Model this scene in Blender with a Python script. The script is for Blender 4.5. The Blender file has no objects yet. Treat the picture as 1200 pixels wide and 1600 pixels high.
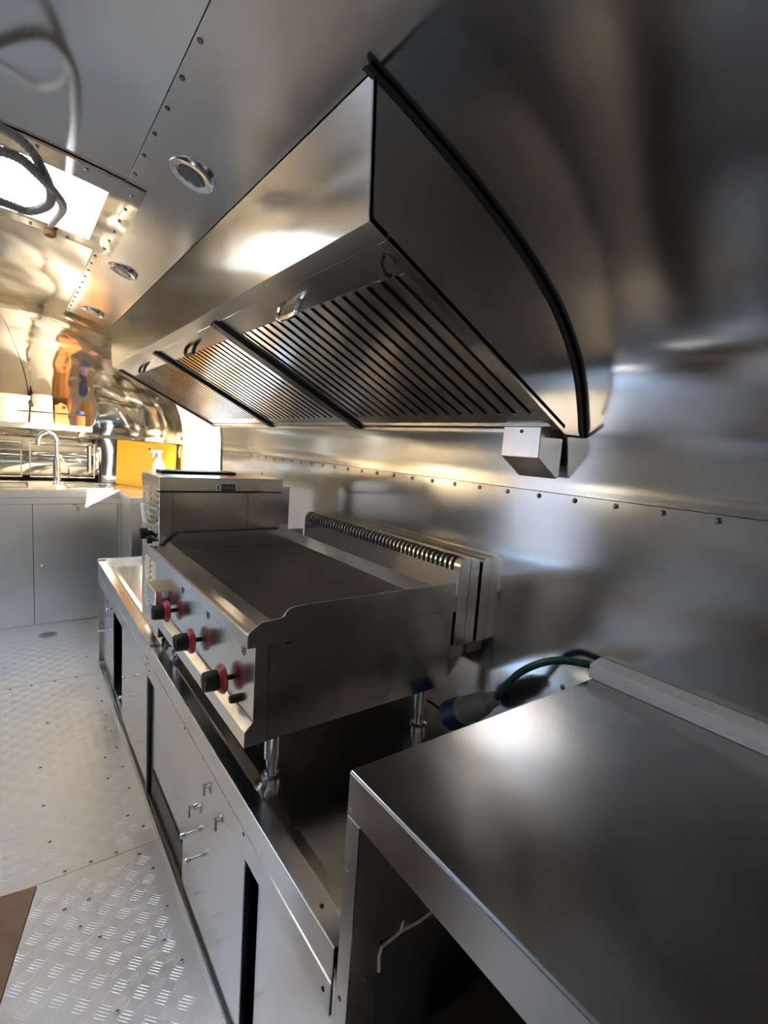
import bpy, bmesh, math, random
from mathutils import Vector, Matrix
random.seed(7)
R = math.radians
scene = bpy.context.scene
col = scene.collection

# ------------------------------------------------------------------ camera
CAM = Vector((0, 0, 1.35))
YAW, PITCH, ROLL, FPX = 0.6373588, 0.12580019, -0.0696809, 786.38
cy, sy, cp, sp = math.cos(YAW), math.sin(YAW), math.cos(PITCH), math.sin(PITCH)
fwd = Vector((sy*cp, cy*cp, -sp)); rgt = Vector((cy, -sy, 0)); dwn = fwd.cross(rgt)
r2 = rgt*math.cos(ROLL) + dwn*math.sin(ROLL); d2 = -rgt*math.sin(ROLL) + dwn*math.cos(ROLL)
cd = bpy.data.cameras.new('camera'); cam = bpy.data.objects.new('camera', cd); col.objects.link(cam)
cam.matrix_world = Matrix(((r2.x, -d2.x, -fwd.x, CAM.x), (r2.y, -d2.y, -fwd.y, CAM.y), (r2.z, -d2.z, -fwd.z, CAM.z), (0, 0, 0, 1)))
cd.sensor_fit = 'VERTICAL'; cd.sensor_height = 24.0; cd.sensor_width = 18.0
cd.lens = FPX / 1600 * 24.0
cd.clip_start = 0.02; cd.clip_end = 400
scene.camera = cam

# ------------------------------------------------------------------ world, sun, exposure
SUN_DIR = Vector((-0.52, 0.75, -0.31)).normalized()      # way the sunlight travels
SUN_E = 34.0
SKY_E = 1.3
EXPOSURE = 1.15
w = bpy.data.worlds.new('sky'); scene.world = w; w.use_nodes = True
nt = w.node_tree; bg = nt.nodes['Background']
sky = nt.nodes.new('ShaderNodeTexSky'); sky.sky_type = 'NISHITA'; sky.sun_disc = False
sky.sun_elevation = math.asin(-SUN_DIR.z); sky.sun_rotation = math.atan2(-SUN_DIR.x, -SUN_DIR.y)
sky.air_density = 1.0; sky.dust_density = 1.2; sky.ozone_density = 1.5
nt.links.new(sky.outputs['Color'], bg.inputs['Color']); bg.inputs['Strength'].default_value = SKY_E
sl = bpy.data.lights.new('sun', 'SUN'); sl.energy = SUN_E; sl.angle = R(0.6); sl.color = (1.0, 0.83, 0.58)
so = bpy.data.objects.new('sun', sl); col.objects.link(so)
so.rotation_euler = SUN_DIR.to_track_quat('-Z', 'Y').to_euler(); so.location = (8, -8, 8)
vs = scene.view_settings
vs.view_transform = 'Standard'; vs.look = 'None'; vs.gamma = 1.0; vs.use_curve_mapping = False; vs.exposure = EXPOSURE
cyc = scene.cycles
cyc.max_bounces = 16; cyc.glossy_bounces = 12; cyc.diffuse_bounces = 5; cyc.transmission_bounces = 8
cyc.sample_clamp_indirect = 8.0; cyc.use_denoising = True

# ------------------------------------------------------------------ materials
M = {}
def newmat(name):
    m = bpy.data.materials.new(name); m.use_nodes = True
    M[name] = m
    return m, m.node_tree, m.node_tree.nodes['Principled BSDF']
def ramp(nt, src, lo, hi, a=0.3, b=0.7):
    mr = nt.nodes.new('ShaderNodeMapRange'); mr.inputs[1].default_value = a; mr.inputs[2].default_value = b
    mr.inputs[3].default_value = lo; mr.inputs[4].default_value = hi
    nt.links.new(src, mr.inputs[0]); return mr.outputs[0]
def noise(nt, scale, detail=2, stretch=None, rough=0.5):
    g = nt.nodes.new('ShaderNodeNewGeometry'); n = nt.nodes.new('ShaderNodeTexNoise')
    n.inputs['Scale'].default_value = scale; n.inputs['Detail'].default_value = detail; n.inputs['Roughness'].default_value = rough
    if stretch:
        v = nt.nodes.new('ShaderNodeVectorMath'); v.operation = 'MULTIPLY'; v.inputs[1].default_value = stretch
        nt.links.new(g.outputs['Position'], v.inputs[0]); nt.links.new(v.outputs[0], n.inputs['Vector'])
    else:
        nt.links.new(g.outputs['Position'], n.inputs['Vector'])
    return n.outputs['Fac']
def metal(name, colr, rough, aniso=0.0, tangent=(0, 1, 0), wave=0.0, wave_scale=3.0, smudge=0.06, stretch=None, grain=0.0, tint=0.03, gstretch=(40, 2, 40)):
    m, t, b = newmat(name)
    b.inputs['Metallic'].default_value = 1.0
    n1 = noise(t, 3.0, 1)
    mx = t.nodes.new('ShaderNodeMix'); mx.data_type = 'RGBA'
    mx.inputs[6].default_value = (*[c*(1-tint) for c in colr], 1); mx.inputs[7].default_value = (*[min(1, c*(1+tint)) for c in colr], 1)
    t.links.new(ramp(t, n1, 0, 1, 0.15, 0.85), mx.inputs[0]); t.links.new(mx.outputs[2], b.inputs['Base Color'])
    n2 = noise(t, 4.0, 3, rough=0.5)
    t.links.new(ramp(t, n2, max(0.03, rough-smudge), rough+smudge, 0.15, 0.85), b.inputs['Roughness'])
    if aniso:
        b.inputs['Anisotropic'].default_value = aniso
        c = t.nodes.new('ShaderNodeCombineXYZ')
        for i in range(3): c.inputs[i].default_value = tangent[i]
        t.links.new(c.outputs[0], b.inputs['Tangent'])
    last = None
    if wave:
        n3 = noise(t, wave_scale, 1.5, stretch)
        bp = t.nodes.new('ShaderNodeBump'); bp.inputs['Strength'].default_value = 1.0; bp.inputs['Distance'].default_value = wave
        t.links.new(n3, bp.inputs['Height']); last = bp.outputs[0]
    if grain:
        n4 = noise(t, 12.0, 3, gstretch)
        bp = t.nodes.new('ShaderNodeBump'); bp.inputs['Strength'].default_value = grain; bp.inputs['Distance'].default_value = 0.001
        t.links.new(n4, bp.inputs['Height'])
        if last: t.links.new(last, bp.inputs['Normal'])
        last = bp.outputs[0]
    if last: t.links.new(last, b.inputs['Normal'])
    return m
def plain(name, colr, rough=0.5, metallic=0.0, var=0.06, scale=20.0, bump=0.0, spec=0.5):
    m, t, b = newmat(name)
    b.inputs['Metallic'].default_value = metallic; b.inputs['Roughness'].default_value = rough
    b.inputs['Specular IOR Level'].default_value = spec
    n1 = noise(t, scale, 3)
    mx = t.nodes.new('ShaderNodeMix'); mx.data_type = 'RGBA'
    mx.inputs[6].default_value = (*[c*(1-var) for c in colr], 1); mx.inputs[7].default_value = (*[min(1, c*(1+var)) for c in colr], 1)
    t.links.new(ramp(t, n1, 0, 1), mx.inputs[0]); t.links.new(mx.outputs[2], b.inputs['Base Color'])
    if bump:
        bp = t.nodes.new('ShaderNodeBump'); bp.inputs['Strength'].default_value = bump; bp.inputs['Distance'].default_value = 0.002
        t.links.new(n1, bp.inputs['Height']); t.links.new(bp.outputs[0], b.inputs['Normal'])
    return m

ALU = (0.62, 0.60, 0.57)
metal('wall_alu', (0.58, 0.565, 0.545), 0.15, aniso=0.55, wave=0.006, wave_scale=2.2, smudge=0.03)
metal('ceiling_alu', ALU, 0.12, aniso=0.3, wave=0.026, wave_scale=2.0, smudge=0.03, stretch=(1.6, 0.8, 1.6))
metal('end_alu', (0.66, 0.62, 0.55), 0.10, wave=0.022, wave_scale=2.6, smudge=0.03)
metal('floor_alu', (0.88, 0.865, 0.84), 0.42, wave=0.004, wave_scale=6, smudge=0.08)
metal('hood_steel', (0.56, 0.54, 0.50), 0.19, aniso=0.4, wave=0.006, wave_scale=2.5, smudge=0.05)
metal('filter_steel', (0.60, 0.58, 0.55), 0.20, smudge=0.05)
metal('steel', (0.58, 0.56, 0.53), 0.20, aniso=0.4, wave=0.002, wave_scale=4, smudge=0.05)
metal('panel_steel', (0.62, 0.61, 0.58), 0.20, wave=0.0015, wave_scale=6, smudge=0.05)
metal('door_steel', (0.60, 0.59, 0.57), 0.17, wave=0.002, wave_scale=4, smudge=0.05)
metal('table_steel', (0.48, 0.47, 0.46), 0.21, aniso=0.4, wave=0.003, wave_scale=4, smudge=0.05)
metal('sink_steel', (0.64, 0.63, 0.60), 0.31, aniso=0.4, tangent=(1, 0, 0), wave=0.003, wave_scale=3, smudge=0.03)
metal('panel_dull', (0.55, 0.48, 0.39), 0.42, smudge=0.06)  # brown tint stands in for a warm reflection on the table side
metal('chrome', (0.80, 0.79, 0.77), 0.07, smudge=0.02)
metal('screw_metal', (0.36, 0.35, 0.33), 0.20, smudge=0.03)
metal('rivet_metal', (0.20, 0.19, 0.18), 0.22, smudge=0.03)
metal('griddle_plate', (0.13, 0.115, 0.115), 0.40, smudge=0.10, tint=0.22)
metal('dark_metal', (0.06, 0.06, 0.06), 0.45, smudge=0.06)
metal('shell_outside', (0.55, 0.55, 0.55), 0.4)
plain('black_plastic', (0.014, 0.012, 0.011), 0.5, spec=0.3)
plain('rubber', (0.012, 0.012, 0.012), 0.6)
plain('void', (0.010, 0.009, 0.009), 0.8)
plain('red_plastic', (0.42, 0.025, 0.03), 0.35)
plain('white_plastic', (0.78, 0.77, 0.74), 0.35)
plain('trunking_plastic', (0.82, 0.84, 0.87), 0.4, var=0.03)
plain('cable_green', (0.012, 0.075, 0.055), 0.42)
plain('plug_grey', (0.30, 0.31, 0.30), 0.45)
plain('plug_blue', (0.02, 0.045, 0.13), 0.4)
plain('yellow_board', (0.88, 0.43, 0.002), 0.42, var=0.04)
plain('cardboard', (0.34, 0.20, 0.10), 0.85, var=0.10, scale=30, bump=0.2)
plain('brown_card', (0.50, 0.24, 0.08), 0.7)
plain('conduit_grey', (0.33, 0.31, 0.29), 0.45)
plain('blue_plastic', (0.05, 0.08, 0.25), 0.4)
plain('ink', (0.01, 0.01, 0.01), 0.5)
plain('badge_green', (0.05, 0.075, 0.06), 0.35)
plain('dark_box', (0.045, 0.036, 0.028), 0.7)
plain('hole_foam', (0.55, 0.50, 0.33), 0.8)
plain('pale_zinc', (0.62, 0.60, 0.54), 0.5)
plain('ground_concrete', (0.55, 0.50, 0.43), 0.9, scale=3)
plain('dimmer_dark_blue', (0.045, 0.062, 0.10), 0.9, scale=4)  # dark blue, set to dim and cool what the left doors reflect
plain('lens_dark', (0.10, 0.105, 0.115), 0.15)
m, t, b = newmat('skylight_acrylic')
tr = t.nodes.new('ShaderNodeBsdfTranslucent'); tp = t.nodes.new('ShaderNodeBsdfTransparent'); ms = t.nodes.new('ShaderNodeMixShader')
tr.inputs[0].default_value = (0.95, 0.95, 0.95, 1); ms.inputs[0].default_value = 0.2
t.links.new(tp.outputs[0], ms.inputs[1]); t.links.new(tr.outputs[0], ms.inputs[2])
t.links.new(ms.outputs[0], t.nodes['Material Output'].inputs['Surface'])

# ------------------------------------------------------------------ helpers
def wloc(o):
    v = Vector((0, 0, 0))
    while o is not None:
        v += o.location; o = o.parent
    return v
class MB:
    """collects geometry in world coordinates; build() links it as one mesh object"""
    def __init__(s): s.bm = bmesh.new()
    def box(s, x0, x1, y0, y1, z0, z1):
        vs = [s.bm.verts.new((x, y, z)) for x in (x0, x1) for y in (y0, y1) for z in (z0, z1)]
        for f in ((0, 1, 3, 2), (4, 6, 7, 5), (0, 4, 5, 1), (2, 3, 7, 6), (0, 2, 6, 4), (1, 5, 7, 3)):
            s.bm.faces.new([vs[i] for i in f])
        return s
    def obox(s, o, a, b, c, la, lb, lc):
        """box from corner o along unit axes a,b,c"""
        o, a, b, c = Vector(o), Vector(a)*la, Vector(b)*lb, Vector(c)*lc
        vs = [s.bm.verts.new(o + a*i + b*j + c*k) for i in (0, 1) for j in (0, 1) for k in (0, 1)]
        for f in ((0, 1, 3, 2), (4, 6, 7, 5), (0, 4, 5, 1), (2, 3, 7, 6), (0, 2, 6, 4), (1, 5, 7, 3)):
            s.bm.faces.new([vs[i] for i in f])
        return s
    def prism(s, pts, axis, a, b):
        """polygon pts in the plane normal to axis, from a to b.  axis y: pts=(x,z); x: (y,z); z: (x,y)"""
        def P(p, t): return {'x': (t, p[0], p[1]), 'y': (p[0], t, p[1]), 'z': (p[0], p[1], t)}[axis]
        A = [s.bm.verts.new(P(p, a)) for p in pts]; B = [s.bm.verts.new(P(p, b)) for p in pts]
        n = len(pts)
        s.bm.faces.new(A); s.bm.faces.new(B[::-1])
        for i in range(n): s.bm.faces.new((A[i], B[i], B[(i+1) % n], A[(i+1) % n]))
        return s
    def tube(s, pts, r, seg=10, caps=True, radii=None):
        pts = [Vector(p) for p in pts]; rings = []
        up = None
        for i, p in enumerate(pts):
            tg = (pts[min(i+1, len(pts)-1)] - pts[max(i-1, 0)]).normalized()
            if up is None:
                up = Vector((0, 0, 1)) if abs(tg.z) < 0.9 else Vector((1, 0, 0))
            u = (up - tg*up.dot(tg)).normalized(); v = tg.cross(u); up = u
            rr = radii[i] if radii else r
            rings.append([s.bm.verts.new(p + (u*math.cos(2*math.pi*k/seg) + v*math.sin(2*math.pi*k/seg))*rr) for k in range(seg)])
        for A, B in zip(rings, rings[1:]):
            for k in range(seg): s.bm.faces.new((A[k], A[(k+1) % seg], B[(k+1) % seg], B[k]))
        if caps:
            s.bm.faces.new(rings[0][::-1]); s.bm.faces.new(rings[-1])
        return s
    def lathe(s, prof, o, axis, seg=24):
        """prof: (radius, distance along axis)"""
        o = Vector(o); axis = Vector(axis).normalized()
        u = axis.orthogonal().normalized(); v = axis.cross(u); rings = []
        for r, h in prof:
            rings.append([s.bm.verts.new(o + axis*h + (u*math.cos(2*math.pi*k/seg) + v*math.sin(2*math.pi*k/seg))*max(r, 1e-5)) for k in range(seg)])
        for A, B in zip(rings, rings[1:]):
            for k in range(seg): s.bm.faces.new((A[k], A[(k+1) % seg], B[(k+1) % seg], B[k]))
        s.bm.faces.new(rings[0][::-1]); s.bm.faces.new(rings[-1])
        return s
    def grid(s, rows, skip=None, close=False):
        vs = [[s.bm.verts.new(p) for p in r] for r in rows]
        for i in range(len(vs)-1):
            for j in range(len(vs[i])-1):
                if skip and skip(i, j): continue
                s.bm.faces.new((vs[i][j], vs[i+1][j], vs[i+1][j+1], vs[i][j+1]))
        for v in [v for v in s.bm.verts if not v.link_faces]: s.bm.verts.remove(v)
        return s
    def build(s, name, mat, parent=None, smooth=False, bevel=0.0, solid=0.0, recalc=True, seg=2):
        if recalc: bmesh.ops.recalc_face_normals(s.bm, faces=s.bm.faces)
        o3 = wloc(parent)
        bmesh.ops.translate(s.bm, vec=-o3, verts=s.bm.verts)
        me = bpy.data.meshes.new(name); s.bm.to_mesh(me); s.bm.free()
        me.materials.append(M[mat])
        if smooth:
            me.shade_smooth()
            try: me.set_sharp_from_angle(angle=R(35))
            except Exception: pass
        o = bpy.data.objects.new(name, me); col.objects.link(o); o.parent = parent
        if solid:
            md = o.modifiers.new('thickness', 'SOLIDIFY'); md.thickness = abs(solid); md.offset = 1 if solid > 0 else -1
        if bevel:
            md = o.modifiers.new('bevel', 'BEVEL'); md.width = bevel; md.segments = seg; md.limit_method = 'ANGLE'; md.angle_limit = R(40)
            md.harden_normals = False
        return o
def tag(o, label, cat=None, group=None, kind=None):
    o['label'] = label
    if cat: o['category'] = cat
    if group: o['group'] = group
    if kind: o['kind'] = kind
    return o
def thing(name, loc, label, cat, group=None, kind=None):
    o = bpy.data.objects.new(name, None); col.objects.link(o); o.location = loc; o.empty_display_size = 0.05
    return tag(o, label, cat, group, kind)
def struct(name, label):
    o = bpy.data.objects.new(name, None); col.objects.link(o); o.empty_display_size = 0.05
    o['label'] = label; o['kind'] = 'structure'
    return o
def copies(proto, places, parent):
    """further copies of a small piece, sharing its mesh; places are world offsets from the first"""
    out = []
    for v in places:
        c = proto.copy(); col.objects.link(c); c.parent = parent; c.location = proto.location + Vector(v); out.append(c)
    return out
def catmull(pts, n=6):
    P = [Vector(p) for p in pts]; out = []
    for i in range(len(P)-1):
        p0, p1, p2, p3 = P[max(i-1, 0)], P[i], P[i+1], P[min(i+2, len(P)-1)]
        for k in range(n):
            t = k/n
            out.append(0.5*((2*p1) + (p2-p0)*t + (2*p0-5*p1+4*p2-p3)*t*t + (3*p1-p0-3*p2+p3)*t**3))
    out.append(P[-1]); return out

# ------------------------------------------------------------------ the trailer shell
XC = -0.10                       # centre line
HALF = [(1.1, 1.275), (1.1, 1.32), (1.088, 1.42), (1.046, 1.536), (0.974, 1.623), (0.904, 1.678), (0.805, 1.735), (0.673, 1.795),
        (0.502, 1.858), (0.35, 1.90), (0.15, 1.932), (0.0, 1.94)]
CURVE = [(v.x, v.y) for v in catmull([(a, b, 0) for a, b in HALF], 5)]
def zat(x):
    """ceiling height above world x"""
    dx = abs(x - XC)
    for (a, b), (c, d) in zip(CURVE, CURVE[1:]):
        if c <= dx <= a: return b + (d-b)*(a-dx)/max(a-c, 1e-6)
    return 1.275
def xat(z):
    """half width at height z"""
    if z <= 1.275: return 1.1
    for (a, b), (c, d) in zip(CURVE, CURVE[1:]):
        if b <= z <= d: return a + (c-a)*(z-b)/max(d-b, 1e-6)
    return 0.0
def cut(poly, idx, val):
    out = [poly[0]]
    for p, q in zip(poly, poly[1:]):
        lo, hi = sorted((p[idx], q[idx]))
        if lo + 1e-6 < val < hi - 1e-6:
            t = (val-p[idx])/(q[idx]-p[idx]); out.append(tuple(a+(b-a)*t for a, b in zip(p, q)))
        out.append(q)
    return out
Y0, YB, YE = 3.00, -2.3, 4.60     # end cap starts, back wall, far end
DOOR = (3.03, 3.80, 0.98, 1.74)   # y0 y1 z0 z1, sunlit window, right side
LDOOR = (2.05, 2.60, 0.03, 1.74)  # left side door
HATCH = (-1.40, -0.85, 0.03, 1.50)   # second open door, left side behind the camera
SKY = (-0.39, 0.192, 1.44, 1.83)  # skylight x0 x1 y0 y1
SEAM = 0.215
OUT = 0.03
def panel(poly, ys, side=1, hole=None):
    """poly (dx,z); rows along y"""
    mb = MB()
    rows = [[(XC + side*dx, y, z) for dx, z in poly] for y in ys]
    def skip(i, j):
        if not hole: return False
        ym = (ys[i]+ys[i+1])/2; zm = (poly[j][1]+poly[j+1][1])/2; xm = XC + side*(poly[j][0]+poly[j+1][0])/2
        return any(h(xm, ym, zm) for h in hole)
    mb.grid(rows, skip); return mb
def yl(a, b, extra=(), n=8):
    v = sorted(set([a + (b-a)*i/n for i in range(n+1)] + list(extra))); return v
in_door = lambda x, y, z: DOOR[0] < y < DOOR[1] and DOOR[2] < z < DOOR[3]
in_ldoor = lambda x, y, z: LDOOR[0] < y < LDOOR[1] and LDOOR[2] < z < LDOOR[3]
in_hatch = lambda x, y, z: HATCH[0] < y < HATCH[1] and HATCH[2] < z < HATCH[3]
in_sky = lambda x, y, z: SKY[0] < x < SKY[1] and SKY[2] < y < SKY[3] and z > 1.8
G = 0.0009
low = [(1.1, 0.0), (1.1, 0.03), (1.1, 0.98), (1.1, 1.25), (1.1, 1.275-G)]
upp = [p for p in CURVE]
upp[0] = (1.1, 1.275+G)
for zz in (1.50, 1.74): upp = cut(upp, 1, zz)
upr = cut(upp, 0, SEAM-XC)
side_r = [p for p in upr if p[0] >= SEAM-XC - 1e-6]; side_r[-1] = (SEAM-XC+G, side_r[-1][1])
cen = [(-p[0], p[1]) for p in upr if p[0] <= SEAM-XC + 1e-6]          # from -dx .. 0
cen[0] = (-(SEAM-XC-G), cen[0][1])
cenpoly = cen + [(-a, b) for a, b in cen[-2::-1]]
for xx in SKY[:2]: cenpoly = cut(cenpoly, 0, xx-XC)

wr = panel(low, yl(YB, Y0), 1).build('wall_right', 'wall_alu')
tag(wr, 'lower aluminium sheet of the riveted trailer wall behind the griddle', kind='structure')
ce = panel(cenpoly, yl(YB, Y0, SKY[2:], 10), 1, [in_sky]).build('ceiling', 'ceiling_alu', smooth=True)
tag(ce, 'curved aluminium trailer ceiling with rivets and skylight', kind='structure')
panel(side_r, yl(YB, Y0), 1).build('ceiling_panel', 'wall_alu', ce, smooth=True)
panel(side_r, yl(YB, Y0, LDOOR[:2]+HATCH[:2]), -1, [in_ldoor, in_hatch]).build('ceiling_panel', 'wall_alu', ce, smooth=True)
wl = panel(low, yl(YB, Y0, LDOOR[:2]+HATCH[:2]), -1, [in_ldoor, in_hatch]).build('wall_left', 'wall_alu')
tag(wl, 'lower aluminium sheet of the opposite trailer wall', kind='structure')
# back wall (behind the camera)
allr = [(1.1, 0.0)] + [p for p in CURVE]
secpoly = [(XC+a, b) for a, b in allr] + [(XC-a, b) for a, b in allr[-2::-1]]
wb = MB().prism(secpoly, 'y', YB-0.03, YB).build('wall_back', 'wall_alu')
tag(wb, 'flat aluminium end wall of the trailer behind the viewer', kind='structure')
# rounded far end
PEX = 2/4.0
def capx(w, z, t):
    c, s_ = math.cos(t), math.sin(t)
    e = (YE-Y0) * max(w, 0)/1.1
    return (XC + w*math.copysign(abs(c)**PEX, c), Y0 + e*abs(s_)**PEX, z)
TD0 = math.asin(((DOOR[0]-Y0)/(YE-Y0))**(1/PEX))
TD = math.asin(((DOOR[1]-Y0)/(YE-Y0))**(1/PEX))        # where the doorway ends on the curve
def spread(a, b, n): return [a + (b-a)*k/n for k in range(n+1)]
def caprows(levels, ts): return [[capx(w, z, t) for t in ts] for w, z in levels]
def capskip(levels, ts):
    return lambda i, j: TD0 < (ts[j]+ts[j+1])/2 < TD and DOOR[2] < (levels[i][1]+levels[i+1][1])/2 < DOOR[3]
TS = [0.0] + spread(TD0, TD, 6) + spread(TD, math.pi, 60)[1:]
lv_ = [(1.1, 0.0), (1.1, 0.5), (1.1, 0.98), (1.1, 1.275-G)]
we = MB().grid(caprows(lv_, TS), capskip(lv_, TS)).build('wall_end', 'end_alu', smooth=True)
tag(we, 'rounded polished aluminium end wall behind the sink', kind='structure')
NG = 9
gores = [(0.0, TD0), (TD0, TD)] + [(TD + (math.pi-TD)*g/NG, TD + (math.pi-TD)*(g+1)/NG) for g in range(NG)]
dome = cut(CURVE, 1, 1.74); dome[0] = (1.1, 1.275+G)
for gi, (t0, t1) in enumerate(gores):
    ts = spread(t0+(0.001 if gi > 1 else 0), t1-(0.001 if gi > 1 else 0), 7)
    rows = []
    for w_, z in dome:
        row = []
        for k, tt in enumerate(ts):
            p = capx(w_, z, tt); bul = (0.005*math.sin(math.pi*k/7)*min(1, w_*2)*min(1, (z-1.275)/0.08)) if gi > 1 else 0   # each sheet bellies out a little
            d = Vector((p[0]-XC, p[1]-Y0, 0)); d = d.normalized() if d.length > 1e-4 else d
            row.append((p[0]+d.x*bul, p[1]+d.y*bul, p[2]))
        rows.append(row)
    mb = MB().grid(rows, capskip(dome, ts))
    mb.build('dome_segment', 'end_alu', we, smooth=True)
# outer skin that closes the joints
o_ = OUT
def outer(dx, z): 
    return (dx + o_*min(1, dx/0.6), z + (o_ if z > 1.3 else 0)*(1 if dx < 0.9 else 0.6))
lowo = [(1.1, -0.06), (1.1, 0.03), (1.1, 0.98), (1.1, 1.25)]
uppo = CURVE
for zz in (1.50, 1.74): uppo = cut(uppo, 1, zz)
for xx in SKY[:2]: uppo = cut(uppo, 0, abs(xx-XC))
fullr = lowo + uppo
full = [(a, b) for a, b in fullr] + [(-a, b) for a, b in fullr[-2::-1]]
ys = yl(YB-0.03, Y0, LDOOR[:2]+HATCH[:2]+SKY[2:])
mb = MB()
rows = []
for y in ys:
    rows.append([(XC + math.copysign(outer(abs(a), b)[0], a if a else 1), y, outer(abs(a), b)[1]) for a, b in full])
def oskip(i, j):
    ym = (ys[i]+ys[i+1])/2; a = (full[j][0]+full[j+1][0])/2; z = (full[j][1]+full[j+1][1])/2
    if a > 0.4: return False
    if a < -0.4: return in_ldoor(0, ym, z) or in_hatch(0, ym, z)
    return in_sky(XC+a, ym, 1.9)
sh = mb.grid(rows, oskip).build('wall_outer', 'shell_outside', smooth=True)
tag(sh, 'outer aluminium skin of the trailer', kind='structure')
lvo = [(1.1, -0.06), (1.1, 0.5), (1.1, 0.98)] + cut(CURVE, 1, 1.74)
rows = [[(x + (x-XC)*0.03, y + 0.04*(y-Y0), z + (o_ if z > 1.3 else 0)) for x, y, z in r] for r in caprows(lvo, TS)]
MB().grid(rows, capskip(lvo, TS)).build('end_skin', 'shell_outside', sh, smooth=True)

# rivets: wall row, ceiling row
rp = MB().lathe([(0.0060, 0), (0.0058, 0.0016), (0.0038, 0.0036), (0.0005, 0.0042)], (1.0, 0.359, 1.264), (-1, 0, 0), 10).build('rivet', 'rivet_metal', wr, smooth=True)
copies(rp, [(0, 0.0952*k, 0) for k in range(-3, 28) if k], wr)
copies(rp, [(0, 0.905-0.359, 0.965-1.266), (0, 0.62-0.359, 0.84-1.266), (0, 2.6-0.359, 1.16-1.266), (0, 2.4-0.359, 1.18-1.266)], wr)
nz = Vector((-0.32, 0, -0.95)).normalized()
rc = MB().lathe([(0.0046, 0), (0.0044, 0.0012), (0.003, 0.0026), (0.0005, 0.003)], (0.224, 0.819, zat(0.224)), nz, 10).build('rivet', 'rivet_metal', ce, smooth=True)
copies(rc, [(0, 0.0965*k, 0) for k in range(-4, 30) if k and not 1.33 < 0.819+0.0965*k < 1.9], ce)

# skylight
w1 = struct('window_1', 'bright square roof skylight set in a riveted aluminium plate')
PX0, PX1, PY0, PY1 = -0.457, 0.257, 1.355, 1.905
xs = sorted(set([PX0 + (PX1-PX0)*i/24 for i in range(25)] + [SKY[0], SKY[1]]))
ysk = [PY0, SKY[2], SKY[3], PY1]
rows = [[(x, y, zat(x)-0.007) for x in xs] for y in ysk]
MB().grid(rows, lambda i, j: SKY[0] < (xs[j]+xs[j+1])/2 < SKY[1] and i == 1).build('frame_plate', 'end_alu', w1, solid=0.005)
mb = MB()
for x0, x1, y0, y1 in ((SKY[0]-0.006, SKY[0], SKY[2], SKY[3]), (SKY[1], SKY[1]+0.006, SKY[2], SKY[3])):
    mb.box(x0, x1, y0, y1, zat(x0)-0.004, 2.04)
for y0, y1 in ((SKY[2]-0.006, SKY[2]), (SKY[3], SKY[3]+0.006)):
    mb.prism([(x, zat(x)-0.004) for x in xs if SKY[0] <= x <= SKY[1]] + [(SKY[1], 2.04), (SKY[0], 2.04)], 'y', y0, y1)
mb.build('curb', 'white_plastic', w1)
MB().box(SKY[0]-0.01, SKY[1]+0.01, SKY[2]-0.01, SKY[3]+0.01, 2.04, 2.046).build('pane', 'skylight_acrylic', w1)
rk = MB().lathe([(0.0046, 0), (0.0044, 0.0012), (0.003, 0.0026), (0.0005, 0.003)], (0.235, 1.40, zat(0.235)-0.0075), nz, 10).build('rivet', 'screw_metal', w1, smooth=True)
copies(rk, [(0, 0.09*k, 0) for k in range(1, 6)], w1)
for k in range(7):
    x = -0.40 + 0.09*k
    for yy in (1.375, 1.885): copies(rk, [(x-0.235, yy-1.40, zat(x)-zat(0.235))], w1)

# door frames and reveals
def reveal(mb, y0, y1, z0, z1, side):
    pol = [p for p in cut(cut([(1.1, 0.0)]+CURVE, 1, z0), 1, z1) if z0-1e-6 <= p[1] <= z1+1e-6]
    for y in ((y0-0.004,) if y1 > Y0 else (y0-0.004, y1)):
        pts = [(XC+side*(a-0.004), b) for a, b in pol] + [(XC+side*(a+o_+0.012), b) for a, b in pol[::-1]]
        mb.prism(pts, 'y', y, y+0.004)
    a, b = pol[-1]
    mb.box(*sorted((XC+side*(a-0.004), XC+side*(a+o_+0.02))), y0, y1, z1, z1+0.004)
    mb.box(*sorted((XC+side*(1.096), XC+side*(1.1+o_+0.01))), y0, y1, z0-0.004, z0)
dr = struct('window_2', 'sunlit opening in the curved wall beyond the hood')
polj = [p for p in cut([(1.1, DOOR[2])]+CURVE, 1, DOOR[3]) if p[1] <= DOOR[3]+1e-4]
for tt in (TD0, TD):
    MB().grid([[capx(a-0.004, b, tt) for a, b in polj], [Vector(capx(a, b, tt)) + Vector((0.045, 0.0, 0)) for a, b in polj]]).build('jamb', 'end_alu', dr, solid=0.004)
tw = spread(TD0, TD, 6)
for a, b in (polj[0], polj[-1]):
    MB().grid([[capx(a-0.004, b, tt) for tt in tw], [Vector(capx(a, b, tt)) + Vector((0.05, 0.0, 0)) for tt in tw]]).build('sill' if b < 1.2 else 'head', 'end_alu', dr, solid=0.004)
for ta, tb_ in ((TD0-0.0, TD0+0.03), (TD, TD+0.03)):
    pass
for ta, dt in ((TD0*0.3, TD0*0.7), (TD, 0.035)):
    q4 = [[capx(a - q, b, ta + dt*e) for a, b in polj] for q in (0.006, 0.0) for e in (0, 1)]
    MB().grid([q4[0], q4[1], q4[3], q4[2], q4[0]]).build('window_trim', 'end_alu', dr)
d2_ = struct('door_1', 'open side door in the opposite trailer wall')
mb = MB(); reveal(mb, *LDOOR, -1); mb.build('door_jamb', 'end_alu', d2_)
w2 = struct('door_2', 'open entrance door in the opposite trailer wall behind the viewer')
mb = MB(); reveal(mb, *HATCH, -1); mb.build('door_jamb', 'end_alu', w2)

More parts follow.
